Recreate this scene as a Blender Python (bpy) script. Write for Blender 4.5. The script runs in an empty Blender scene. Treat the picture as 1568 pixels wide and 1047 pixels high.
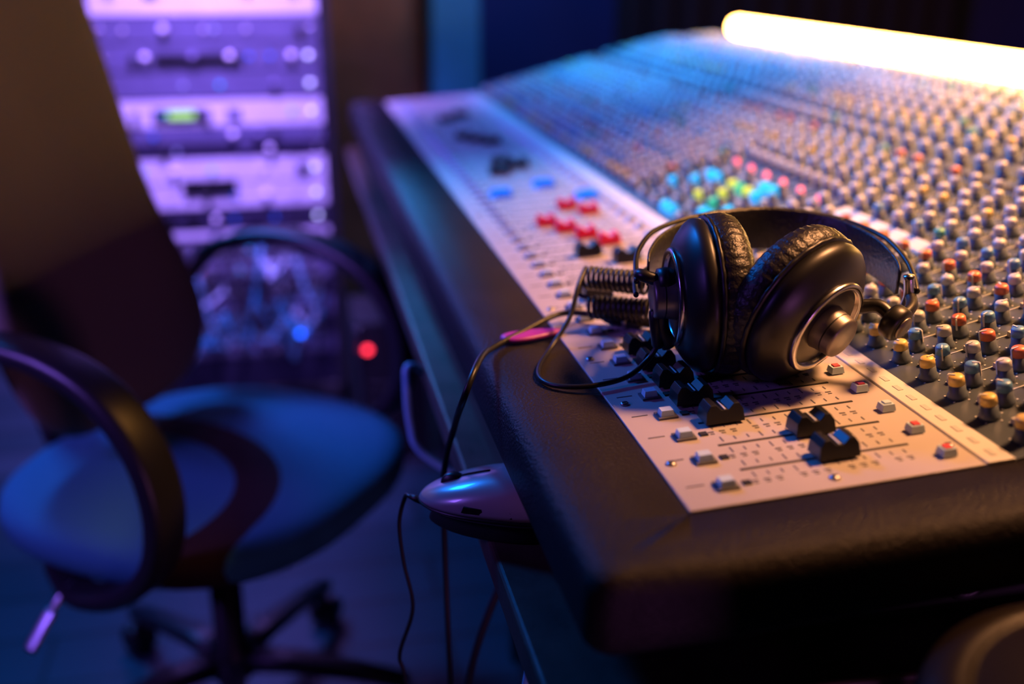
import bpy, math, random
from mathutils import Vector, Matrix
random.seed(7)
PI=math.pi
ZP=0.85            # console panel height
CAM=Vector((-0.221,-0.544,1.165))
YAW=math.radians(11.585)
FW=Vector((math.sin(YAW),math.cos(YAW),0)); LT=Vector((math.cos(YAW),-math.sin(YAW),0))
def R(lat,fwd,z):   # rotated working frame used for loose items lying on the desk
    return Vector((CAM.x,CAM.y,0))+LT*lat+FW*fwd+Vector((0,0,CAM.z+z))

# ---------------------------------------------------------------- materials
def mat(name,col,rough=.5,metal=0,emit=None,es=0,var=0,vscale=20,bump=0,bscale=200,coat=0,spec=.5):
    m=bpy.data.materials.new(name); m.use_nodes=True
    nt=m.node_tree; b=nt.nodes['Principled BSDF']
    b.inputs['Base Color'].default_value=(*col,1); b.inputs['Roughness'].default_value=rough
    b.inputs['Metallic'].default_value=metal
    b.inputs['Coat Weight'].default_value=coat
    b.inputs['Specular IOR Level'].default_value=spec
    tc=nt.nodes.new('ShaderNodeTexCoord')
    if var or bump:
        n=nt.nodes.new('ShaderNodeTexNoise'); n.inputs['Scale'].default_value=vscale; n.inputs['Detail'].default_value=5
        nt.links.new(tc.outputs['Object'],n.inputs['Vector'])
        if var:
            r=nt.nodes.new('ShaderNodeValToRGB')
            r.color_ramp.elements[0].position=.3; r.color_ramp.elements[1].position=.7
            r.color_ramp.elements[0].color=(*[c*(1-var) for c in col],1)
            r.color_ramp.elements[1].color=(*[min(1,c*(1+var)) for c in col],1)
            nt.links.new(n.outputs['Fac'],r.inputs['Fac']); nt.links.new(r.outputs['Color'],b.inputs['Base Color'])
        if bump:
            n2=nt.nodes.new('ShaderNodeTexNoise'); n2.inputs['Scale'].default_value=bscale; n2.inputs['Detail'].default_value=3
            nt.links.new(tc.outputs['Object'],n2.inputs['Vector'])
            bp=nt.nodes.new('ShaderNodeBump'); bp.inputs['Strength'].default_value=bump; bp.inputs['Distance'].default_value=.002
            nt.links.new(n2.outputs['Fac'],bp.inputs['Height']); nt.links.new(bp.outputs['Normal'],b.inputs['Normal'])
    if emit:
        b.inputs['Emission Color'].default_value=(*emit,1); b.inputs['Emission Strength'].default_value=es
    return m
M={}
M['panel']=mat('panel_paint',(.46,.42,.40),.42,.15,var=.06,vscale=9,bump=.05,bscale=900)
M['strip']=mat('strip_paint',(.60,.60,.58),.4,.1,var=.05)
M['kpanel']=mat('channel_panel_paint',(.065,.085,.11),.40,.3,var=.15,vscale=30)
M['leather']=mat('bolster_leather',(.012,.009,.011),.50,0,var=.25,vscale=14,bump=.8,bscale=420,spec=.18)
M['black']=mat('black_plastic',(.008,.008,.009),.38,spec=.4)
M['blackm']=mat('black_matte',(.014,.014,.016),.65,bump=.1,spec=.3)
M['darkmetal']=mat('dark_metal',(.03,.03,.035),.4,.6)
M['slot']=mat('slot_black',(.004,.004,.004),.8)
M['ink']=mat('printed_ink',(.09,.09,.11),.6)
M['inkw']=mat('printed_white',(.6,.62,.62),.6)
M['btn']=mat('button_white',(.46,.60,.72),.35)
M['btnblue']=mat('button_blue',(.01,.20,.75),.35,emit=(.005,.2,.9),es=.25)
M['btncyan']=mat('button_cyan',(.03,.6,.85),.35,emit=(.01,.45,.8),es=.6)
M['patchcy']=mat('patch_cable_cyan',(.02,.40,.60),.4)
M['btnyel']=mat('button_yellow',(.65,.75,.05),.35,emit=(.5,.7,.02),es=.5)
M['btngrn']=mat('button_green',(.05,.6,.25),.35,emit=(.02,.6,.2),es=.3)
M['red']=mat('cap_red',(.80,.010,.035),.35,emit=(.8,.01,.03),es=.08)
M['ledred']=mat('led_red',(.9,.1,.12),.3,emit=(1,.15,.2),es=1.8)
M['ledred2']=mat('pilot_red',(.9,.05,.06),.3,emit=(1,.03,.06),es=5)
M['btnred']=mat('button_red',(.75,.08,.10),.35)
M['ledblue']=mat('led_blue',(.1,.3,.9),.3,emit=(.01,.10,1),es=9)
M['chrome']=mat('chrome',(.6,.6,.62),.18,1)
M['lever']=mat('lever_metal',(.30,.32,.36),.3,1)
M['steel']=mat('brushed_steel',(.42,.42,.44),.32,1,bump=.05)
M['kbody']=mat('knob_body',(.070,.095,.125),.42)
M['kgrey']=mat('knob_cap_grey',(.46,.47,.47),.4)
M['kblue']=mat('knob_cap_blue',(.10,.25,.44),.4)
M['korange']=mat('knob_cap_orange',(.58,.15,.07),.4)
M['kyellow']=mat('knob_cap_yellow',(.64,.47,.13),.4)
M['kgreen']=mat('knob_cap_green',(.06,.30,.22),.4)

# ---------------------------------------------------------------- helpers
class MB:
    def __init__(s): s.v=[];s.f=[];s.m=[];s.sm=[];s.mats=[]
    def mi(s,m):
        if m not in s.mats: s.mats.append(m)
        return s.mats.index(m)
    def add(s,vs,fs,m,smooth=False):
        o=len(s.v); s.v.extend([tuple(v) for v in vs]); k=s.mi(m)
        for f in fs:
            s.f.append([i+o for i in f]); s.m.append(k); s.sm.append(smooth)
    def box(s,c,d,m,T=None,taper=1.0):
        x,y,z=d[0]/2,d[1]/2,d[2]/2; t=taper
        vs=[Vector(p) for p in [(-x,-y,-z),(x,-y,-z),(x,y,-z),(-x,y,-z),(-x*t,-y*t,z),(x*t,-y*t,z),(x*t,y*t,z),(-x*t,y*t,z)]]
        c=Vector(c); vs=[v+c for v in vs]
        if T is not None: vs=[T@v for v in vs]
        s.add(vs,[(0,3,2,1),(4,5,6,7),(0,1,5,4),(1,2,6,5),(2,3,7,6),(3,0,4,7)],m)
    def lathe(s,prof,m,T=None,seg=32,smooth=True,mod=None,sx=1,sy=1,outline=None):
        vs=[];fs=[]
        for j,(r,z) in enumerate(prof):
            for i in range(seg):
                a=2*PI*i/seg; rr=r
                if mod: rr=r+mod(a,j)
                if outline: ox,oy=outline(a); p=Vector((rr*ox,rr*oy,z))
                else: p=Vector((rr*math.cos(a)*sx,rr*math.sin(a)*sy,z))
                vs.append(T@p if T is not None else p)
        for j in range(len(prof)-1):
            for i in range(seg):
                k=(i+1)%seg
                fs.append((j*seg+i,j*seg+k,(j+1)*seg+k,(j+1)*seg+i))
        if prof[0][0]>1e-6: fs.append(tuple(reversed(range(seg))))
        if prof[-1][0]>1e-6: fs.append(tuple(range((len(prof)-1)*seg,len(prof)*seg)))
        s.add(vs,fs,m,smooth)
    def sweep(s,path,sec,ref,m,closed=False,smooth=True,scale=None,cap=True):
        n=len(path);k=len(sec);vs=[];fs=[]
        for i,p in enumerate(path):
            a=path[i-1] if (i>0 or closed) else path[i]
            b=path[(i+1)%n] if (i<n-1 or closed) else path[i]
            t=(b-a).normalized()
            r=(ref-t*ref.dot(t)).normalized(); q=t.cross(r)
            sc=scale(i/(n-1)) if scale else 1
            for (u,w) in sec: vs.append(p+r*u*sc+q*w*sc)
        for i in range(n if closed else n-1):
            for j in range(k):
                a=i*k+j;b=i*k+(j+1)%k;c=((i+1)%n)*k+(j+1)%k;d=((i+1)%n)*k+j
                fs.append((a,b,c,d))
        if not closed and cap:
            fs.append(tuple(reversed(range(k)))); fs.append(tuple(range((n-1)*k,n*k)))
        s.add(vs,fs,m,smooth)
    def tube(s,path,r,m,seg=10):
        n=len(path);vs=[];fs=[]
        t0=(path[1]-path[0]).normalized()
        ref=Vector((0,0,1)) if abs(t0.z)<.9 else Vector((1,0,0))
        for i,p in enumerate(path):
            a=path[max(0,i-1)];b=path[min(n-1,i+1)]
            t=(b-a).normalized(); ref=(ref-t*ref.dot(t)).normalized(); q=t.cross(ref)
            for j in range(seg):
                an=2*PI*j/seg; vs.append(p+ref*math.cos(an)*r+q*math.sin(an)*r)
        for i in range(n-1):
            for j in range(seg):
                fs.append((i*seg+j,i*seg+(j+1)%seg,(i+1)*seg+(j+1)%seg,(i+1)*seg+j))
        fs.append(tuple(reversed(range(seg)))); fs.append(tuple(range((n-1)*seg,n*seg)))
        s.add(vs,fs,m,True)
    def build(s,name,parent=None,bevel=0,subsurf=0,autosm=True):
        me=bpy.data.meshes.new(name); me.from_pydata(s.v,[],s.f)
        for m in s.mats: me.materials.append(m)
        me.polygons.foreach_set('material_index',s.m); me.polygons.foreach_set('use_smooth',s.sm)
        me.update()
        o=bpy.data.objects.new(name,me); bpy.context.collection.objects.link(o)
        if parent: o.parent=parent
        if bevel:
            b=o.modifiers.new('bevel','BEVEL'); b.width=bevel; b.segments=3; b.limit_method='ANGLE'
        return o
def empty(name,loc=(0,0,0),rz=0):
    e=bpy.data.objects.new(name,None); e.location=loc; e.rotation_euler=(0,0,rz); e.empty_display_size=.1
    bpy.context.collection.objects.link(e); return e
def cat(pts,n=10,closed=False):
    pts=[Vector(p) for p in pts]; out=[]; N=len(pts)
    for i in range(N if closed else N-1):
        if closed: p0,p1,p2,p3=pts[i-1],pts[i],pts[(i+1)%N],pts[(i+2)%N]
        else: p0,p1,p2,p3=pts[max(0,i-1)],pts[i],pts[i+1],pts[min(N-1,i+2)]
        for j in range(n):
            t=j/n
            out.append(.5*((2*p1)+(-p0+p2)*t+(2*p0-5*p1+4*p2-p3)*t*t+(-p0+3*p1-3*p2+p3)*t**3))
    if not closed: out.append(pts[-1])
    return out
def rrect(w,h,r,n=4):
    o=[]
    for cx,cy,a0 in [(w/2-r,h/2-r,0),(-w/2+r,h/2-r,90),(-w/2+r,-h/2+r,180),(w/2-r,-h/2+r,270)]:
        for i in range(n+1):
            a=math.radians(a0+90*i/n); o.append((cx+r*math.cos(a),cy+r*math.sin(a)))
    return o
def frame(origin,zdir,xhint=Vector((0,0,1))):
    z=Vector(zdir).normalized(); x=(xhint-z*xhint.dot(z)).normalized(); y=z.cross(x)
    return Matrix(((x.x,y.x,z.x,origin[0]),(x.y,y.y,z.y,origin[1]),(x.z,y.z,z.z,origin[2]),(0,0,0,1)))

# ---------------------------------------------------------------- console
LEN=2.01
PROF=[(0,0),(.218,.0134),(.648,.122),(.90,.136)]
def surf(x):
    for (a,za),(b,zb) in zip(PROF,PROF[1:]):
        if x<=b: return za+(zb-za)*(x-a)/(b-a), math.atan2(zb-za,b-a)
    return PROF[-1][1],0
def S(x,y,h=0):   # frame on the console skin
    z,a=surf(x)
    return Matrix.Translation((x,y,ZP+z))@Matrix.Rotation(-a,4,'Y')@Matrix.Translation((0,0,h))
con=empty('mixing_console')
b=MB()
sk=[(0,0),(.218,.0134),(.648,.122),(.90,.136),(.93,.12),(.93,-.055),(0,-.055)]
y0,y1=.0,LEN
vs=[(x,y0,ZP+z-.001) for x,z in sk]+[(x,y1,ZP+z-.001) for x,z in sk]; n=len(sk)
fs=[tuple(range(n)),tuple(reversed(range(n,2*n)))]+[(i,i+n,(i+1)%n+n,(i+1)%n) for i in range(n)]
b.add(vs,fs,M['darkmetal']); b.build('body',con)
b=MB()
def skin(x0,x1,ya,yb,h,m,th=.002):
    z0,a=surf(x0+1e-5); z1,_=surf(x1)
    vs=[(x0,ya,ZP+z0+h),(x1,ya,ZP+z1+h),(x1,yb,ZP+z1+h),(x0,yb,ZP+z0+h)]
    vs+=[(x,y,z-th) for x,y,z in vs]
    b.add(vs,[(0,1,2,3),(7,6,5,4),(0,4,5,1),(1,5,6,2),(2,6,7,3),(3,7,4,0)],m)
skin(0,.197,.0,LEN,.0015,M['panel'])
skin(.198,.218,.0,LEN,.0025,M['strip'],.003)
skin(.2185,.648,.0,LEN,.0015,M['kpanel'])
skin(.6485,.90,.0,LEN,.0015,M['kpanel'])
skin(.357,.376,.345,.53,.004,M['kgrey'],.004)
skin(.500,.512,.02,1.99,.003,M['darkmetal'],.003)
b.build('panels',con,bevel=.0006)
# leather bolster
b=MB(); st=[]
BX=.079
for y in [LEN+.03,1.6,1.2,.8,.5,.3,.15,.05,.0]: st.append(((-BX,y),(.0,min(y,LEN+.03)),0))
for i in range(0,9):
    a=PI+ (PI/2)*i/8
    st.append(((-BX+.016+.016*math.cos(a),-.044+.016*math.sin(a)),(0,0),0))
for x in [-.02,.0,.1,.218,.3,.45,.648,.8,.93]:
    st.append(((x,-.06),(max(x,0),0),surf(max(x,0))[0]))
sec=[(None,-.056),(.02,-.056),(.006,-.053),(.001,-.047),(0,-.038),(0,-.022),(.0012,-.013),(.0045,-.006),(.010,-.0022),(.018,-.0004),(.030,0),(None,0)]
k=len(sec);vs=[]
for (o,i,z) in st:
    o=Vector(o);i=Vector(i);u=(i-o).normalized()
    for a,dz in sec:
        p=i if a is None else o+u*a
        vs.append((p.x,p.y,ZP+z+dz))
fs=[(i*k+j,i*k+(j+1)%k,(i+1)*k+(j+1)%k,(i+1)*k+j) for i in range(len(st)-1) for j in range(k)]
fs+= [tuple(range(k)),tuple(reversed(range((len(st)-1)*k,len(st)*k)))]
b.add(vs,fs,M['leather'],True); bo=b.build('leather_bolster',con)
b=MB()
b.box((.48,1.01,.7655),(.86,1.96,.059),M['blackm'])
for x in (.036+.04,.125,.217,.33,.45):
    T=frame((x,.031,.766),(0,-1,0))
    b.lathe([(.021,0),(.021,.006),(.018,.009),(.013,.009),(.011,.004),(0,.004)],M['black'],T,28)
b.build('lower_chassis',con)

# knobs
PIT=.0375
def knob(b,T,cap,s=1.0,ang=0):
    seg=12
    b.lathe([(.0070*s,0),(.0070*s,.0025),(.0057*s,.004),(.0054*s,.0105)],M['kbody'],T,seg)
    b.lathe([(.0054*s,.0105),(.0051*s,.0160),(.0043*s,.0172),(0,.0174)],cap,T,seg)
    b.box((.0028*s,0,.0176),(.005*s,.0011,.0006),M['inkw'],T@Matrix.Rotation(ang,4,'Z'))
    b.box((.0054*s,0,.012),(.0011,.0012,.010),M['inkw'],T@Matrix.Rotation(ang,4,'Z'))
b=MB(); small=MB(); mk=MB()
rowcol=['kyellow','kblue','kgrey','korange','kblue','kgrey','korange','kgrey','kblue','kgrey','kgrey','kyellow','kgrey','kgrey','korange','kgrey','kgrey','kgrey','kyellow','kgrey','kgrey','kgrey','kblue','kgrey','kgrey','korange','kgrey','kyellow','kgrey','kgrey','kblue','kgrey']
xs=[];x=.236
while x<.80:
    if abs(x-.506)>.010: xs.append(x)
    x+=.0182
for i in range(53):
    y=.0215+PIT*i
    if y>LEN-.015: break
    for r,x in enumerate(xs):
        if .55<y<.83 and x<.41: continue
        if abs(x-.366)<.013 and (.33<y<.54): continue
        off=.0050 if r%2 else -.0050
        T=S(x,y+off,.0015)
        if r in (16,25):
            small.box((0,0,.003),(.009,.011,.006),M['kgrey'],T,.8); continue
        col=rowcol[r%len(rowcol)]
        rr_=random.random()
        if rr_<.02: col='kgreen'
        elif (r>7 or y>.5) and rr_>.40: col='kgrey'
        knob(b,T,M[col],1.0+.06*(r%3==0),random.uniform(-2.6,2.6)+PI/2)
        for q in range(5):
            a=math.radians(-140+70*q)
            mk.box((math.cos(a)*.0090,math.sin(a)*.0090,.0003),(.0012,.0012,.0004),M['inkw'],T)
        if r%2==0: small.box((.008,-.013 if off>0 else .016,.002),(.005,.005,.004),M['kgrey'],S(x,y,.0015),.8)
    mk.box((.12,0,.0003),(.24,.0008,.0004),M['inkw'],S(.241,y+PIT/2,.0015))
for i,y in enumerate([.575+.024*k for k in range(11)]):
    for j,x in enumerate([.236+.022*k for k in range(8)]):
        T=S(x,y,.0015)
        if j==6:
            if i%2==0: small.lathe([(.0040,0),(.0040,.006),(.002,.0085),(0,.009)],M['ledred'],S(x,y,.0015),10)
        elif (j==7): knob(b,T,M['kgrey'],.9,1)
        elif (2<=j<=4 and 4<=i<=6 and (i+j)%2==0) or (i,j) in ((5,4),(5,3)): small.box((0,0,.005),(.013,.015,.010),M['btnyel'] if (i+j)%3 else M['btngrn'],T,.75)
        elif (i,j) in ((2,1),(3,1),(2,2),(9,3),(9,4),(8,4),(5,0),(6,0),(3,4),(3,5),(4,5),(10,2)): small.box((0,0,.005),(.013,.015,.010),M['btncyan'],T,.75)
        elif (i+j)%2==0: small.box((0,0,.003),(.008,.009,.006),M['kgrey'],T,.8)
        else: knob(b,T,M['kbody'],.75,1)
b.build('knobs',con)
fd=MB()
def fader(T,m,L=1.0):
    pr=[(-.0145,0),(-.0135,.009),(-.0105,.0135),(-.0065,.0135),(-.0025,.0095),(.0025,.0095),(.0065,.0135),(.0105,.0135),(.0135,.009),(.0145,0)]
    vs=[];n=len(pr)
    for sgn in (-1,1):
        for (x,z) in pr: vs.append(T@Vector((x*L,sgn*(.0092-.12*z)*min(1,L),z*min(1,L)+.002)))
    fs=[tuple(range(n)),tuple(reversed(range(n,2*n)))]+[(i,i+n,(i+1)%n+n,(i+1)%n) for i in range(n)]
    fd.add(vs,fs,m)
    fd.box((0,0,.0116*min(1,L)+.0004),(.0012,.0150*min(1,L),.0006),M['inkw'],T)
    fd.box((0,0,.001),(.004,.003,.004),M['slot'],T)
black_pos={0:.114,1:.116,2:.066,3:.058,4:.057,5:.056,6:.056,7:.10,8:.12,9:.15,10:.06,13:.125,14:.092}
red_pos={15:.127,16:.110,17:.095,18:.080,19:.144,20:.125}
for i in range(53):
    yb=.0225+PIT*i; ys=.0405+PIT*i
    if ys>LEN-.02: break
    mk.box((0,0,.0002),(.118,.0022,.0004),M['slot'],S(.108,ys,.0015))
    for q in range(12):
        for dy in (-.0085,.0085):
            mk.box((0,dy,.0002),(.0009,.0045 if q%3 else .007,.0003),M['ink'],S(.055+q*.0095,ys,.0015))
    for q in range(14):
        if q%4==3: continue
        mk.box((0,0,.0002),(.0042,.0014,.0003),M['ink'],S(.052+q*.0082,yb+.0016,.0015))
        mk.box((0,0,.0002),(.0030,.0012,.0003),M['ink'],S(.052+q*.0082,yb-.0016,.0015))
    mk.box((0,0,.0002),(.012,.0010,.0003),M['ink'],S(.014,yb+.006,.0015))
    small.box((0,0,.0008),(.0145,.0125,.0016),M['ink'],S(.032,yb,.0015))
    small.box((0,0,.0035),(.0105,.0090,.005),M['btn'],S(.032,yb,.0015),.82)
    mk.box((0,0,.0006),(.0055,.0055,.001),M['slot'],S(.046,yb,.0015))
    small.box((0,0,.0035),(.0105,.0095,.005),M['btn'],S(.181,yb-.004,.0015),.82)
    small.box((0,0,.0063),(.0055,.0055,.0015),M['btnred'] if i in(0,1,3,4) else M['btn'],S(.181,yb-.004,.0015),.9)
    if i in black_pos: fader(S(black_pos[i],ys,.0015),M['black'])
    elif i in red_pos: fader(S(red_pos[i],ys,.0015),M['red'],.88)
    elif i in (27,28,29,34,35,36,42,43): fader(S(.105+.018*((i*5)%3-1),ys,.0015),M['black'],1.1)
for (x,y) in ((.0615,.905),(.130,.94),(.168,.844)):
    small.box((0,0,.004),(.028,.034,.008),M['btnblue'],S(x,y,.0015),.85)
for i in range(106):
    if i*PIT/2<LEN-.03: mk.box((0,0,.0002),(.004,.009,.0004),M['kgrey'],S(.208,.012+PIT/2*i,.0025))
for x,y in ((.010,.262),(.010,.165),(.010,.062),(.190,.030),(.010,.40),(.010,.8),(.010,1.3),(.19,.30),(.10,.012)):
    small.lathe([(.0036,0),(.0034,.0012),(.002,.0020),(0,.0020)],M['steel'],S(x,y,.0015),14)
    small.box((0,0,.0021),(.004,.0008,.0004),M['slot'],S(x,y,.0015))
fd.build('fader_caps',con,bevel=.0006); small.build('buttons',con); mk.build('panel_markings',con)

# ---------------------------------------------------------------- desk
dk=empty('desk')
M['wood']=mat('desk_top_laminate',(.055,.036,.028),.45,0,var=.35,vscale=25,bump=.15,bscale=120,spec=.3)
b=MB(); b.box((.44,1.03,.7205),(1.06,2.12,.029),M['wood']); b.build('desk_top',dk,bevel=.004)
b=MB()
for y in (.25,1.03,1.9): b.box((.50,y,.353),(.80,.03,.706),M['blackm'])
b.box((.62,1.03,.45),(.02,1.9,.45),M['blackm'])
b.box((.30,.65,.16),(.40,.60,.30),M['wood']);
b.build('desk_frame',dk,bevel=.002)

# ---------------------------------------------------------------- tube light
tl=empty('led_tube_light')
M['tube']=mat('tube_glow',(1,.85,.5),.4,emit=(1,.46,.075),es=44)
b=MB(); T=frame((.852,.50,ZP+.160),(0,1,0))
b.lathe([(.0001,0),(.012,.001),(.021,.008),(.0225,.02),(.0225,1.48),(.021,1.492),(.012,1.499),(.0001,1.5)],M['tube'],T,24); b.build('glowing_tube',tl)
b=MB()
for y in (.62,1.85): b.box((.852,y,ZP+.137),(.03,.02,.003),M['black'])
b.build('tube_clips',tl)

# ---------------------------------------------------------------- headphones
hp=empty('headphones')
M['pad']=mat('ear_pad_leather',(.010,.009,.010),.38,0,bump=.5,bscale=350,spec=.45)
M['hub']=mat('hub_metal',(.20,.18,.17),.42,.8)
M['dish']=mat('grille_dish',(.08,.076,.078),.40,.4)
M['ring']=mat('ring_metal',(.46,.45,.46),.25,1)
SC=1.08
def cup(cen,n,side):
    T=frame(cen,n)@Matrix.Scale(SC,4); b=MB()
    b.lathe([(.026,-.016),(.032,-.023),(.040,-.027),(.049,-.0265),(.0555,-.022),(.0580,-.014),(.0572,-.006),(.053,-.001),(.048,0)],M['pad'],T,144,
        mod=lambda a,j:(.0005*math.sin(a*46)*(1 if 2<j<8 else .3)))
    b.lathe([(0,-.014),(.028,-.014)],M['blackm'],T,32)
    b.lathe([(.0560,-.0045),(.0575,-.003),(.0565,-.0012),(.0535,-.0008)],M['black'],T,96,mod=lambda a,j:.0004*math.sin(a*70))
    b.lathe([(.0545,-.001),(.0555,.003),(.0550,.007),(.0525,.0105),(.046,.0155),(.040,.0190),(.0355,.0203)],M['black'],T,72)
    b.lathe([(.0355,.019),(.0355,.0226),(.0345,.0238),(.0315,.0238),(.0305,.0228),(.0300,.018)],M['ring'],T,72)
    b.lathe([(.0302,.0195),(.020,.0180),(.016,.0180)],M['dish'],T,48)
    for i in range(8):
        a0=2*PI*i/8
        for rr,da in ((.0268,.27),(.0222,.24)):
            for s_ in range(4):
                a=a0-da+2*da*(s_+.5)/4
                b.box((rr,0,.0186+(rr-.02)*.13),(.0024,rr*da/2*1.1,.0016),M['slot'],T@Matrix.Rotation(a,4,'Z'))
    b.lathe([(.0165,.017),(.0170,.020),(.0160,.024),(.0150,.0345),(.0145,.036),(.0132,.0368),(0,.0362)],M['hub'],T,48)
    b.lathe([(.0152,.0280),(.0158,.0290),(.0152,.0300)],M['black'],T,48)
    return b.build('ear_cup_'+side,hp),T
nR=LT*.60-FW*.70+Vector((0,0,-.33)); cR=R(.2170,.768,-.2480)
nL=-LT*.99-FW*.06+Vector((0,0,-.04)); cL=R(.148,.800,-.2460)
cup(cR,nR,'right'); cup(cL,nL,'left')
nR.normalize(); nL.normalize()
plan=[(.100,.800),(.106,.845),(.130,.895),(.175,.935),(.228,.952),(.278,.932),(.305,.890),(.314,.840),(.309,.798)]
zz=[-.240,-.234,-.231,-.229,-.228,-.230,-.234,-.240,-.247]
path=cat([R(a,f,z) for (a,f),z in zip(plan,zz)],10)
cen=R(.21,.83,-.235)
b=MB()
inner=[p+(cen-p).normalized()*.006 for p in path]
b.sweep(inner[6:-6],rrect(.038,.0035,.0016,2),Vector((0,0,1)),M['pad'],scale=lambda t:.55+.45*math.sin(PI*min(1,max(0,t)))**.5 if 0<t<1 else .5)
for dz in (.0150,-.0150):
    rod=[p-(cen-p).normalized()*.004+Vector((0,0,dz*(.35+.65*min(1,4*min(i,len(path)-1-i)/len(path)*1.2)))) for i,p in enumerate(path)]
    b.tube(rod,.0022,M['black'],10)
outer=[p-(cen-p).normalized()*.0045 for p in path]
b.sweep(outer[28:54],rrect(.034,.0075,.003,3),Vector((0,0,1)),M['pad'])
b.build('headband',hp)
b=MB()
pe=path[-1]; pv=R(.285,.760,-.255)
b.tube(cat([pe,R(.303,.780,-.250),pv],6),.0045,M['black'],12)
b.lathe([(.0001,-.006),(.012,-.006),(.0135,-.004),(.0135,.004),(.0120,.006),(.010,.0068),(.0001,.0068)],M['black'],frame(pv,nR),32)
b.lathe([(.009,.0068),(.0085,.0085),(.0001,.0085)],M['hub'],frame(pv,nR),24)
b.tube(cat([pv,R(.275,.772,-.246),cR+nR*.010+(LT*.030+FW*.02)],6),.0055,M['black'],10)
b.tube(cat([R(.306,.80,-.230),R(.308,.80,-.247),R(.304,.80,-.262)],4),.0042,M['ring'],10)
pl=cL+nL*.030
b.lathe([(.0001,-.006),(.011,-.006),(.012,.0),(.011,.006),(.0001,.006)],M['black'],frame(pl+Vector((0,0,.012)),nL),28)
b.tube(cat([pl+Vector((0,0,.012)),path[0]+Vector((0,0,.010)),path[6]],6),.005,M['black'],10)
b.tube(cat([pl,pl-LT*.002+Vector((0,0,-.022)),pl+LT*.006+Vector((0,0,-.040))],6),.0065,M['black'],12)
b.build('yokes',hp)
b=MB()
def coil(a,c,r,turns,rt):
    a=Vector(a);c=Vector(c);t=(c-a).normalized();u=Vector((0,0,1));u=(u-t*u.dot(t)).normalized();q=t.cross(u)
    n=int(turns*18)
    pth=[a.lerp(c,i/n)+u*math.cos(2*PI*i/18)*r+q*math.sin(2*PI*i/18)*r for i in range(n+1)]
    b.tube(pth,rt,M['black'],8); return pth
c1=coil(R(.066,.925,-.268),R(.118,.900,-.266),.0092,12,.0018)
c2=coil(R(.070,.915,-.2925),R(.122,.895,-.2895),.0092,12,.0018)
b.tube(cat([c1[-1],R(.124,.885,-.262),R(.114,.850,-.262),pl+Vector((0,0,-.030))],8),.0022,M['black'],8)
b.tube(cat([c2[-1],R(.130,.89,-.292),R(.130,.90,-.300)],6),.0022,M['black'],8)
b.tube(cat([c2[0],R(.060,.92,-.281),c1[0]],8),.0022,M['black'],8)
loop=[c1[0],R(.058,.905,-.270),R(.050,.885,-.292),R(.034,.862,-.3105),R(.023,.822,-.3120),R(.022,.793,-.3120),R(.034,.775,-.3115),R(.060,.768,-.3090),R(.088,.778,-.3060),R(.106,.792,-.297),R(.114,.794,-.284),R(.114,.796,-.270)]
b.tube(cat(loop,10),.0021,M['black'],10)
T=frame(R(.1145,.795,-.288),R(.110,.798,-.250)-R(.1145,.795,-.288))
b.lathe([(.003,0),(.0048,.003),(.0052,.022),(.0045,.030),(.003,.032)],M['black'],T,18)
b.build('coiled_cord',hp)
jc=empty('audio_cable')
b=MB()
pts=[R(.112,.903,-.303),R(.085,.918,-.3035),R(.062,.930,-.303),R(.040,.930,-.305),R(.010,.896,-.309),R(-.016,.858,-.3100),R(-.024,.825,-.305),R(-.0300,.790,-.306),R(-.038,.780,-.325),R(-.047,.815,-.362),R(-.060,.855,-.4286),R(-.061,.860,-.517),R(-.058,.850,-.649),R(-.056,.86,-.85),R(-.06,.90,-1.10),R(-.04,.98,-1.158),R(.0,1.1,-1.16)]
b.tube(cat(pts,10),.0028,M['black'],10)
T=frame(pts[0],pts[0]-pts[1])
b.lathe([(.0025,-.036),(.0045,-.032),(.0060,-.026),(.0060,.0),(.0045,.003),(.0032,.003),(.0032,.02),(.001,.022)],M['black'],T,18)
b.lathe([(.0061,-.014),(.0064,-.012),(.0061,-.010)],M['steel'],T,18)
b.build('cable_and_plug',jc)

M['purple']=mat('purple_plastic',(.35,.03,.32),.4)
gp=MB(); T=Matrix.Translation(R(.018,.892,-.3120))@Matrix.Rotation(math.radians(12),4,'Z')
gp.lathe([(.0,0),(1,0),(1,.003),(.8,.004),(0,.004)],M['purple'],T,40,outline=lambda a:(.030*math.cos(a),.0105*math.sin(a)*(1-.45*math.cos(a))))
gp.build('guitar_pick')

# ---------------------------------------------------------------- mouse (nose points off the desk edge)
SCL=Matrix.Diagonal((1.15,1.12,.98,1))
MX=Matrix.Translation((-.0790,.214,.7352))@Matrix.Rotation(math.radians(153),4,'Z')@SCL
ms=empty('computer_mouse',(-.0790,.214,.7352),math.radians(153)); ms.scale=(1.15,1.12,.98)
M['mgrey']=mat('mouse_grey',(.30,.30,.32),.30,.1,coat=.4)
M['mside']=mat('mouse_side_rubber',(.02,.02,.022),.5)
b=MB()
def mo(a):
    c,s=math.cos(a),math.sin(a)
    w=.0285-.0035*c-.0035*math.cos(2*a)*.6
    return (.056*abs(c)**.8*(1 if c>=0 else -1), w*abs(s)**.75*(1 if s>=0 else -1))
seg=56
def slope(x,z): return .016+(z-.016)*(1-.62*max(0,(x+.016)/.072)**1.15)
o=len(b.v)
b.lathe([(0,0),(.80,0),(.86,.002),(.82,.009),(.88,.015),(.98,.0175),(1.0,.0195)],M['mside'],None,seg,outline=mo)
b.lathe([(1.0,.0195),(1.005,.0212),(.97,.0230)],M['black'],None,seg,outline=mo)
b.lathe([(.985,.0230),(.985,.027),(.95,.034),(.86,.0415),(.68,.0475),(.4,.0515),(.15,.0528),(0,.0530)],M['mgrey'],None,seg,outline=mo)
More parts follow.
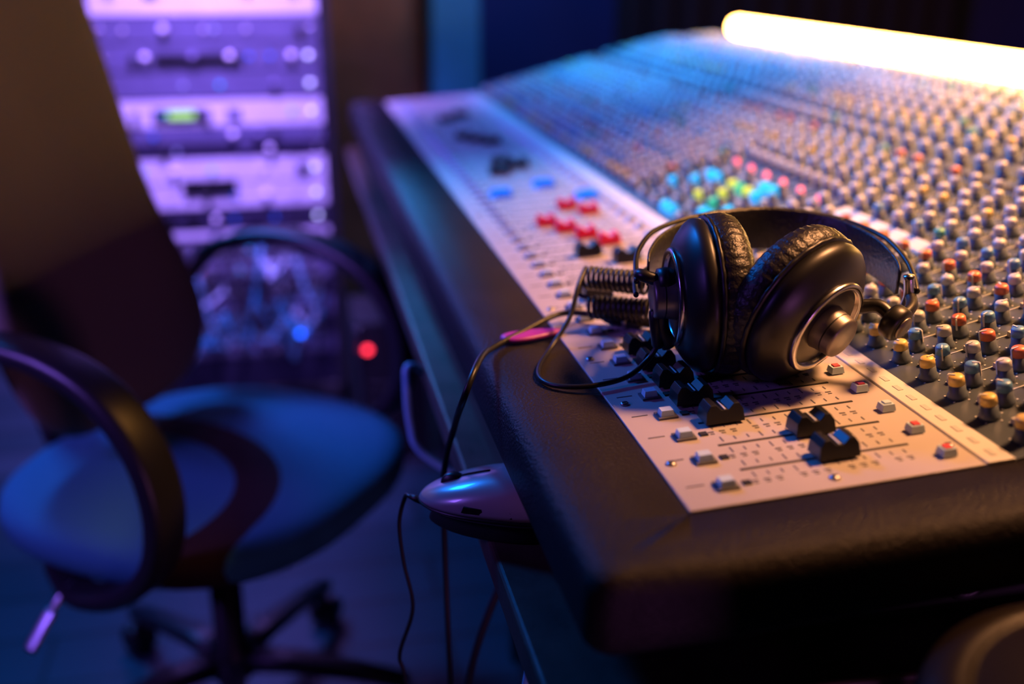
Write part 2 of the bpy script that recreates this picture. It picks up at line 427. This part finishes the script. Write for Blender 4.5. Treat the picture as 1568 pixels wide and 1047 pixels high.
for i in range(o,len(b.v)):
    x,y,z=b.v[i]
    if z>.016: b.v[i]=(x,y,slope(x,z))
def topz(x): return slope(x,.0530-.0265*min(1,abs(x)/.056)**3.4)
b.sweep([Vector((x,0,topz(x)+.0003)) for x in (.004,.012,.02,.028,.036,.044,.050)],rrect(.0016,.0014,.0003,1),Vector((0,1,0)),M['slot'])
b.lathe([(.0001,-.004),(.0085,-.004),(.0098,-.0015),(.0098,.0015),(.0085,.004),(.0001,.004)],M['black'],frame((.030,0,topz(.030)-.0050),(0,1,0)),24)
for x in (-.012,.008): b.box((x,.0275,.0275),(.016,.005,.0050),M['black'],None,.8)
b.build('mouse_body',ms)
mc=MB()
tip=MX@Vector((.054,0,.012))
pts=[tip,tip+Vector((-.010,.006,.002)),R(-.089,.80,-.4218),R(-.0945,.80,-.446),R(-.092,.80,-.483),R(-.0857,.80,-.5286),R(-.0987,.80,-.5756),R(-.094,.80,-.607),R(-.085,.80,-.75),R(-.09,.82,-1.0),R(-.10,.84,-1.155),R(-.05,.95,-1.162)]
mc.tube(cat(pts,10),.0018,M['black'],8)
mc.lathe([(.0034,-.004),(.0030,.006),(.0020,.012)],M['black'],frame(tip,Vector((-.010,.006,.002))),12)
o=mc.build('mouse_cord'); o.parent=ms; o.matrix_parent_inverse=MX.inverted()

M['bluecab']=mat('cable_blue_grey',(.14,.40,.55),.4)
pc=empty('power_cables')
b=MB()
b.tube(cat([(-.02,.62,.69),(-.06,.60,.70),(-.105,.585,.735),(-.112,.575,.715),(-.110,.57,.67),(-.10,.56,.64),(-.05,.55,.60),(.0,.55,.55)],10),.0042,M['bluecab'],10)
b.tube(cat([(-.03,.18,.69),(-.055,.16,.66),(-.068,.15,.60),(-.050,.13,.54),(-.040,.12,.48),(-.06,.15,.30),(-.05,.2,.02)],10),.0040,M['bluecab'],10)
b.tube(cat([(.0,.35,.69),(-.05,.34,.60),(-.085,.33,.50),(-.10,.33,.35),(-.03,.34,.2),(.02,.36,.01)],10),.0040,M['black'],10)
b.tube(cat([(.02,.25,.69),(-.02,.22,.60),(-.06,.20,.52),(-.11,.22,.45),(-.13,.30,.30),(-.1,.36,.01)],10),.0036,M['bluecab'],10)
b.build('cables',pc)
# power unit on the floor by the far desk leg, with a red pilot lamp
pu=empty('power_conditioner')
b=MB(); b.box((-.02,1.98,.18),(.17,.22,.36),M['blackm']); 
for k_ in range(5): b.box((-.02,1.868,.08+.03*k_),(.12,.004,.012),M['darkmetal'])
b.box((-.098,1.866,.20),(.008,.006,.30),M['steel'])
b.lathe([(.009,0),(.007,.006),(.0001,.007)],M['ledred2'],frame((-.075,1.869,.294),(0,-1,0)),14)
b.build('cabinet',pu,bevel=.002)

# ---------------------------------------------------------------- office chair
ch=empty('office_chair',(-.334,.951,0),math.radians(-35))
def fabric(name,c1,c2,band):
    m=mat(name,c1,.85,bump=.5,bscale=700,spec=.2); nt=m.node_tree; bs=nt.nodes['Principled BSDF']
    if band:
        tc=nt.nodes.new('ShaderNodeTexCoord'); mp=nt.nodes.new('ShaderNodeMapping'); mp.inputs['Location'].default_value=(.12,.20,0); mp.inputs['Scale'].default_value=(1,1,0)
        ln=nt.nodes.new('ShaderNodeVectorMath'); ln.operation='LENGTH'
        rp=nt.nodes.new('ShaderNodeValToRGB'); rp.color_ramp.interpolation='CONSTANT'
        e=rp.color_ramp.elements; e[0].color=(*c1,1); e[1].position=.215; e[1].color=(*c2,1)
        n=e.new(.278); n.color=(*c1,1)
        nt.links.new(tc.outputs['Object'],mp.inputs['Vector']); nt.links.new(mp.outputs['Vector'],ln.inputs[0]); nt.links.new(ln.outputs['Value'],rp.inputs['Fac']); nt.links.new(rp.outputs['Color'],bs.inputs['Base Color'])
    return m
M['seat']=fabric('seat_fabric',(.025,.15,.20),(.020,.008,.005),True)
M['back']=fabric('back_fabric',(.17,.145,.11),(0,0,0),False)
def sup(a,A,B,n):
    c,s=math.cos(a),math.sin(a); return (A*abs(c)**(2/n)*(1 if c>=0 else -1), B*abs(s)**(2/n)*(1 if s>=0 else -1))
b=MB()
TS=Matrix.Translation((-.030,-.012,0))
b.lathe([(0,.408),(.80,.408),(.93,.415),(.985,.430),(1.0,.448),(.985,.464),(.94,.474),(.86,.479),(.7,.4785),(.5,.476),(.3,.4745),(0,.474)],M['seat'],TS,96,outline=lambda a:sup(a,.265,.278,2.5))
b.build('seat',ch)
b=MB(); b.lathe([(0,.385),(.70,.385),(.88,.40),(.90,.412),(0,.412)],M['blackm'],TS,64,outline=lambda a:sup(a,.255,.265,2.5)); b.build('seat_shell',ch)
b=MB()
def bx(z,y): return -.305-.29*(z-.9)+.72*y*y-.05*max(0,.62-z)
seg=96; rings=[(0,.028),(.4,.028),(.75,.027),(.9,.023),(.97,.014),(1,0),(.97,-.016),(.9,-.024),(.7,-.028),(0,-.028)]
vs=[]
for s_,dx in rings:
    for i in range(seg):
        oy,oz=sup(2*PI*i/seg,.228,.43,3.4)
        y=oy*s_; z=.935+oz*s_
        u=min(1,max(0,(z-.56)/.30)); u=u*u*(3-2*u); y*=1-.27*u
        vs.append((bx(z,y)+dx,y,z))
fs=[(j*seg+i,j*seg+(i+1)%seg,(j+1)*seg+(i+1)%seg,(j+1)*seg+i) for j in range(len(rings)-1) for i in range(seg)]
b.add(vs,fs,M['back'],True); b.build('backrest',ch)
b=MB()
b.sweep(cat([(-.02,0,.375),(-.20,0,.372),(-.30,0,.40),(-.345,0,.50),(-.345,0,.62),(-.335,0,.75)],8),rrect(.075,.018,.006),Vector((0,1,0)),M['blackm'])
b.box((-.04,0,.375),(.22,.16,.05),M['blackm'])
b.build('back_support',ch,bevel=.003)
M['arm']=mat('arm_plastic',(.012,.012,.015),.38,bump=.1,spec=.4)
for sd in (-1,1):
    b=MB(); y=.292*sd
    pth=cat([(-.265,y*.76,.640),(-.225,y*.92,.700),(-.13,y,.728),(-.02,y,.722),(.06,y,.690),(.112,y,.630),(.130,y,.555),(.112,y,.480),(.055,y,.425),(-.03,y*.97,.398),(-.12,y*.8,.392)],8)
    b.sweep(pth,rrect(.050,.024,.010,4),Vector((0,1,0)),M['arm'],scale=lambda t:.8+.4*math.sin(PI*t))
    b.build('armrest_'+('left' if sd>0 else 'right'),ch)
b=MB()
b.tube(cat([(-.04,-.10,.385),(-.045,-.20,.398),(-.051,-.276,.405),(-.060,-.31,.378)],6),.0045,M['lever'],10)
b.sweep(cat([(-.060,-.308,.380),(-.064,-.325,.362),(-.068,-.345,.340)],5),rrect(.018,.008,.0035),Vector((1,0,0)),M['lever'])
b.build('height_lever',ch)
b=MB()
b.lathe([(.028,.30),(.028,.36)],M['steel'],Matrix.Translation((-.04,0,0)),24)
b.lathe([(.036,.085),(.036,.13),(.025,.14),(.025,.31)],M['black'],Matrix.Translation((-.04,0,0)),24)
for i in range(5):
    a=2*PI*i/5+.35; d=Vector((math.cos(a),math.sin(a),0)); o=Vector((-.04,0,0))
    b.sweep([o+Vector((0,0,.11)),o+d*.1+Vector((0,0,.108)),o+d*.2+Vector((0,0,.095)),o+d*.285+Vector((0,0,.078))],rrect(.032,.046,.008),Vector((0,0,1)),M['arm'],scale=lambda t:1-.4*t)
    e=o+d*.28
    b.lathe([(.006,.05),(.006,.08)],M['steel'],Matrix.Translation(e),12)
    tt=Vector((-d.y,d.x,0))
    for s_ in (-.014,.014):
        T=frame(e+tt*s_+Vector((0,0,.0275)),tt,Vector((0,0,1)))
        b.lathe([(.001,-.009),(.022,-.009),(.0265,-.006),(.0265,.006),(.022,.009),(.001,.009)],M['black'],T,20)
    b.box((0,0,0),(.03,.02,.02),M['black'],Matrix.Translation(e+Vector((0,0,.045))))
b.build('star_base',ch)

# ---------------------------------------------------------------- stool in the right foreground
sl=empty('bar_stool',(.185,-.199,0))
M['vinyl']=mat('black_vinyl',(.010,.007,.007),.40,0,bump=.2,bscale=300,spec=.2)
b=MB()
b.lathe([(.0001,.762),(.10,.762),(.124,.768),(.131,.781),(.131,.792),(.1285,.7935),(.1285,.797),(.130,.799),(.126,.811),(.114,.8185),(.104,.8195),(.1025,.8175),(.100,.8175),(.097,.8195),(.05,.8205),(.0001,.820)],M['vinyl'],None,80); b.build('cushion',sl)
b=MB(); b.lathe([(.118,.750),(.128,.750),(.131,.757),(.128,.764),(.118,.764)],M['chrome'],None,64)
b.lathe([(.022,.05),(.022,.76)],M['chrome'],None,24); b.lathe([(.0001,0.001),(.19,.001),(.19,.006),(.05,.020),(.022,.055)],M['chrome'],None,48)
b.tube([Vector((.13*math.cos(2*PI*i/40),.13*math.sin(2*PI*i/40),.28)) for i in range(41)],.009,M['chrome'])
b.tube([Vector((-.13,0,.28)),Vector((.13,0,.28))],.008,M['chrome'])
b.build('frame',sl)

# ---------------------------------------------------------------- rack
rk=empty('equipment_rack')
YR=2.16
M['rk_frame']=mat('rack_frame_black',(.012,.012,.015),.5)
M['alu']=mat('faceplate_aluminium',(.80,.78,.82),.4,.2,var=.06)
M['alud']=mat('faceplate_grey',(.15,.14,.24),.45,.3,var=.1)
M['dk']=mat('faceplate_dark',(.035,.03,.06),.45,.3)
M['lcd']=mat('green_display',(.2,.6,.1),.4,emit=(.45,.9,.10),es=.9)
M['ledw']=mat('indicator_white',(.8,.8,1),.4,emit=(.55,.55,1),es=2.5)
b=MB()
xL,xR=-.655,-.135
b.box((xL-.012,YR+.25,.85),(.024,.52,1.60),M['rk_frame']); b.box((xR+.012,YR+.25,.85),(.024,.52,1.60),M['rk_frame'])
b.box(((xL+xR)/2,YR+.25,1.64),(xR-xL+.048,.52,.03),M['rk_frame']); b.box(((xL+xR)/2,YR+.25,.055),(xR-xL+.048,.52,.10),M['rk_frame'])
b.box(((xL+xR)/2,YR+.50,.85),(xR-xL,.02,1.56),M['rk_frame'])
b.build('cabinet',rk,bevel=.003)
b=MB(); cx=(xL+xR)/2; W=xR-xL-.006
# units from the top down: (faceplate, height in m)
seq=[('alud',.09),('alu',.045),('alud',.09),('alu',.09),('dk',.045),('alud',.06),('alu',.14),('alud',.06),('alud',.065),('alud',.065),('alu',.067),('alud',.038),('dk',.035),('alu',.062),('alu',.063),('dk',.055),('alu',.022)]
zz=1.60
for kind,h in seq:
    m=M[kind]
    b.box((cx,YR+.01,zz-h/2),(W,.02,h-.005),m)
    b.box((cx,YR+.20,zz-h/2),(W-.05,.36,h-.007),M['dk'])
    nk=6 if kind=='alu' else 8
    for k_ in range(nk):
        x=xL+.07+(W-.13)*k_/(nk-1)+random.uniform(-.02,.02)
        t=random.random(); rk_=min(.009,h*.3)
        if t<.35: b.lathe([(rk_,0),(rk_*.9,.014),(.0001,.015)],random.choice([M['black'],M['alu'],M['alud']]),frame((x,YR,zz-h*.5),(0,-1,0)),14)
        elif t<.5: b.box((x,YR-.003,zz-h/2),(.03,.006,h*.35),random.choice([M['black'],M['alud'],M['dk']]))
        elif t<.7: b.box((x,YR-.003,zz-h*.5),(.008,.006,.008),random.choice([M['alu'],M['btn'],M['btnblue'],M['btncyan']]))
    for x in (xL+.022,xR-.022):
        b.lathe([(.006,0),(.005,.003),(.0001,.003)],M['steel'],frame((x,YR,zz-h/2),(0,-1,0)),10)
    if h>.05 and random.random()<.75: b.lathe([(.006,0),(.005,.004),(.0001,.004)],M['ledw'],frame((xR-.03,YR,zz-h*.5),(0,-1,0)),12)
    zz-=h
b.box((-.47,YR-.004,.815),(.060,.008,.016),M['lcd']); b.box((-.47,YR-.002,.815),(.13,.006,.028),M['black'])
b.box((-.42,YR-.003,.640),(.13,.008,.035),M['black']); b.box((-.42,YR-.003,.945),(.20,.008,.018),M['black'])
ztop=zz
for r in range(6):
    zc=ztop-.03-r*.052
    b.box((cx,YR+.01,zc),(W,.02,.046),M['alud'] if r%2 else M['dk'])
    for k_ in range(24):
        x=xL+.035+(W-.07)*k_/23
        for dz in (-.012,.012):
            b.lathe([(.006,0),(.006,.004),(.003,.004),(.003,.001)],M['steel'],frame((x,YR,zc+dz),(0,-1,0)),8)
zl=ztop-6*.052-.005
if zl>.12: b.box((cx,YR+.01,(zl+.11)/2),(W,.02,zl-.11),M['dk'])
b.lathe([(.011,0),(.009,.006),(.0001,.007)],M['ledblue'],frame((-.225,YR-.012,.255),(0,-1,0)),14)
for k_ in range(7):
    b.lathe([(.004,0),(.003,.003),(.0001,.003)],random.choice([M['btncyan'],M['btnblue'],M['ledred']]),frame((random.uniform(xL+.1,xR-.04),YR-.001,ztop-.03-.052*random.randint(0,5)),(0,-1,0)),8)
b.build('rack_units',rk)
b=MB()
for k_ in range(46):
    x0=random.uniform(xL+.04,xR-.04);x1=min(xR-.03,max(xL+.03,x0+random.uniform(-.14,.14)));z0=ztop-random.uniform(.02,.22);z1=ztop-random.uniform(.05,.25)
    b.tube(cat([(x0,YR,z0),(x0,YR-.04,z0-.005),((x0+x1)/2,YR-.06-random.random()*.03,min(z0,z1)-random.uniform(.02,.07)),(x1,YR-.04,z1-.005),(x1,YR,z1)],6),.0030,random.choice([M['bluecab'],M['black'],M['patchcy'],M['black'],M['btn']]),6)
b.build('patch_cables',rk)

# ---------------------------------------------------------------- room
M['floor']=mat('floor_boards',(.10,.10,.12),.4,var=.3,vscale=6,bump=.1,bscale=60,spec=.35)
nt=M['floor'].node_tree; bs=nt.nodes['Principled BSDF']
tc=nt.nodes.new('ShaderNodeTexCoord'); br=nt.nodes.new('ShaderNodeTexBrick'); br.inputs['Scale'].default_value=1.0
br.inputs['Brick Width'].default_value=1.4; br.inputs['Row Height'].default_value=.14; br.inputs['Mortar Size'].default_value=.004
br.inputs['Color1'].default_value=(.020,.04,.05,1); br.inputs['Color2'].default_value=(.035,.055,.07,1); br.inputs['Mortar'].default_value=(.008,.008,.008,1)
nt.links.new(tc.outputs['Object'],br.inputs['Vector']); nt.links.new(br.outputs['Color'],bs.inputs['Base Color'])
M['wall']=mat('wall_navy_paint',(.03,.035,.14),.8,var=.1,vscale=3,bump=.1)
M['wallbr']=mat('wood_panel_brown',(.38,.15,.06),.55,var=.3,vscale=5)
M['colb']=mat('pillar_blue_paint',(.06,.45,.66),.6,var=.05)
M['foam']=mat('acoustic_dark',(.03,.022,.02),.9,bump=.5,bscale=40)
def slab(name,c,d,m):
    b=MB(); b.box(c,d,m); return b.build(name)
slab('floor',(0.2,.9,-.05),(5.6,6.0,.1),M['floor'])
slab('ceiling',(0.2,.9,2.75),(5.6,6.0,.1),M['foam'])
slab('wall_back',(0.2,3.40,1.35),(5.6,.1,2.7),M['wall'])
slab('wall_front',(0.2,-2.05,1.35),(5.4,.1,2.7),M['foam'])
slab('wall_left',(-2.55,.65,1.35),(.1,5.3,2.7),M['wall'])
slab('wall_right',(2.95,.65,1.35),(.1,5.3,2.7),M['foam'])
b=MB(); b.box((-.20,3.32,1.03),(.90,.04,2.06),M['wallbr']); b.box((-.20,3.295,1.5),(.6,.012,.8),M['wallbr']); b.box((-.20,3.295,.5),(.6,.012,.7),M['wallbr'])
b.build('door_1',bevel=.004)
b=MB(); b.box((.345,3.22,1.345),(.16,.16,2.68),M['colb']); b.build('pillar',bevel=.006)
b=MB(); b.box((1.6,3.30,1.30),(1.3,.06,2.2),M['foam'])
for i in range(12): b.box((1.0+.11*i,3.255,1.30),(.05,.04,2.2),M['foam'],None)
b.build('acoustic_panel')

# ---------------------------------------------------------------- lights
def area(name,loc,target,size,col,power,spread=180):
    l=bpy.data.lights.new(name,'AREA'); l.energy=power; l.color=col; l.size=size; l.spread=math.radians(spread)
    o=bpy.data.objects.new(name,l); o.location=loc
    o.rotation_euler=(Vector(target)-Vector(loc)).to_track_quat('-Z','Y').to_euler()
    bpy.context.collection.objects.link(o); return o
area('blue_stage_light',(-1.2,2.3,2.45),(-.35,1.1,.6),.4,(.005,.20,1),25,110)
area('cyan_ceiling_light',(-.4,2.85,2.1),(.38,1.62,.92),.25,(.02,.36,1),38,44)
area('amber_fill_light',(1.5,.85,2.3),(.64,.68,.95),.25,(1,.42,.09),10,34)  # added fill, no known source: warms the knob tops on the right
area('pillar_fill_light',(.42,2.55,2.4),(.42,3.25,1.5),.2,(.015,.24,1),8,120)  # no such fitting in the room: added to brighten pillar and nearby wall
area('door_fill_light',(-.1,2.75,2.5),(-.05,3.3,1.3),.2,(1,.35,.12),1.0,90)  # invented warm lamp, added so the brown door shows
area('violet_rack_light',(-.40,1.45,2.5),(-.40,2.16,1.0),.3,(.36,.20,1),20,50)
area('warm_ceiling_light',(1.1,.3,2.4),(.28,.20,.9),.3,(1,.42,.16),3.8,32)
area('violet_left_light',(-1.9,.2,1.7),(-.08,1.2,.8),.4,(.28,.12,1),7,60)
area('low_violet_fill',(.6,-1.5,.45),(.2,0,.76),.3,(.5,.15,.5),1.2,50)  # unseen fill added to lift the dark console end under the bolster
w=bpy.data.worlds.new('world'); bpy.context.scene.world=w; w.use_nodes=True
w.node_tree.nodes['Background'].inputs[0].default_value=(.01,.03,.12,1); w.node_tree.nodes['Background'].inputs[1].default_value=.2

# ---------------------------------------------------------------- camera
cd=bpy.data.cameras.new('camera'); cd.lens=37.88; cd.sensor_width=36; cd.clip_start=.02
cam=bpy.data.objects.new('camera',cd); cam.location=CAM
cam.rotation_euler=(math.radians(90-19.58),0,-YAW)
bpy.context.collection.objects.link(cam)
cd.dof.use_dof=True; cd.dof.focus_distance=.81; cd.dof.aperture_fstop=2.1
bpy.context.scene.camera=cam
bpy.context.scene.view_settings.view_transform='Standard'
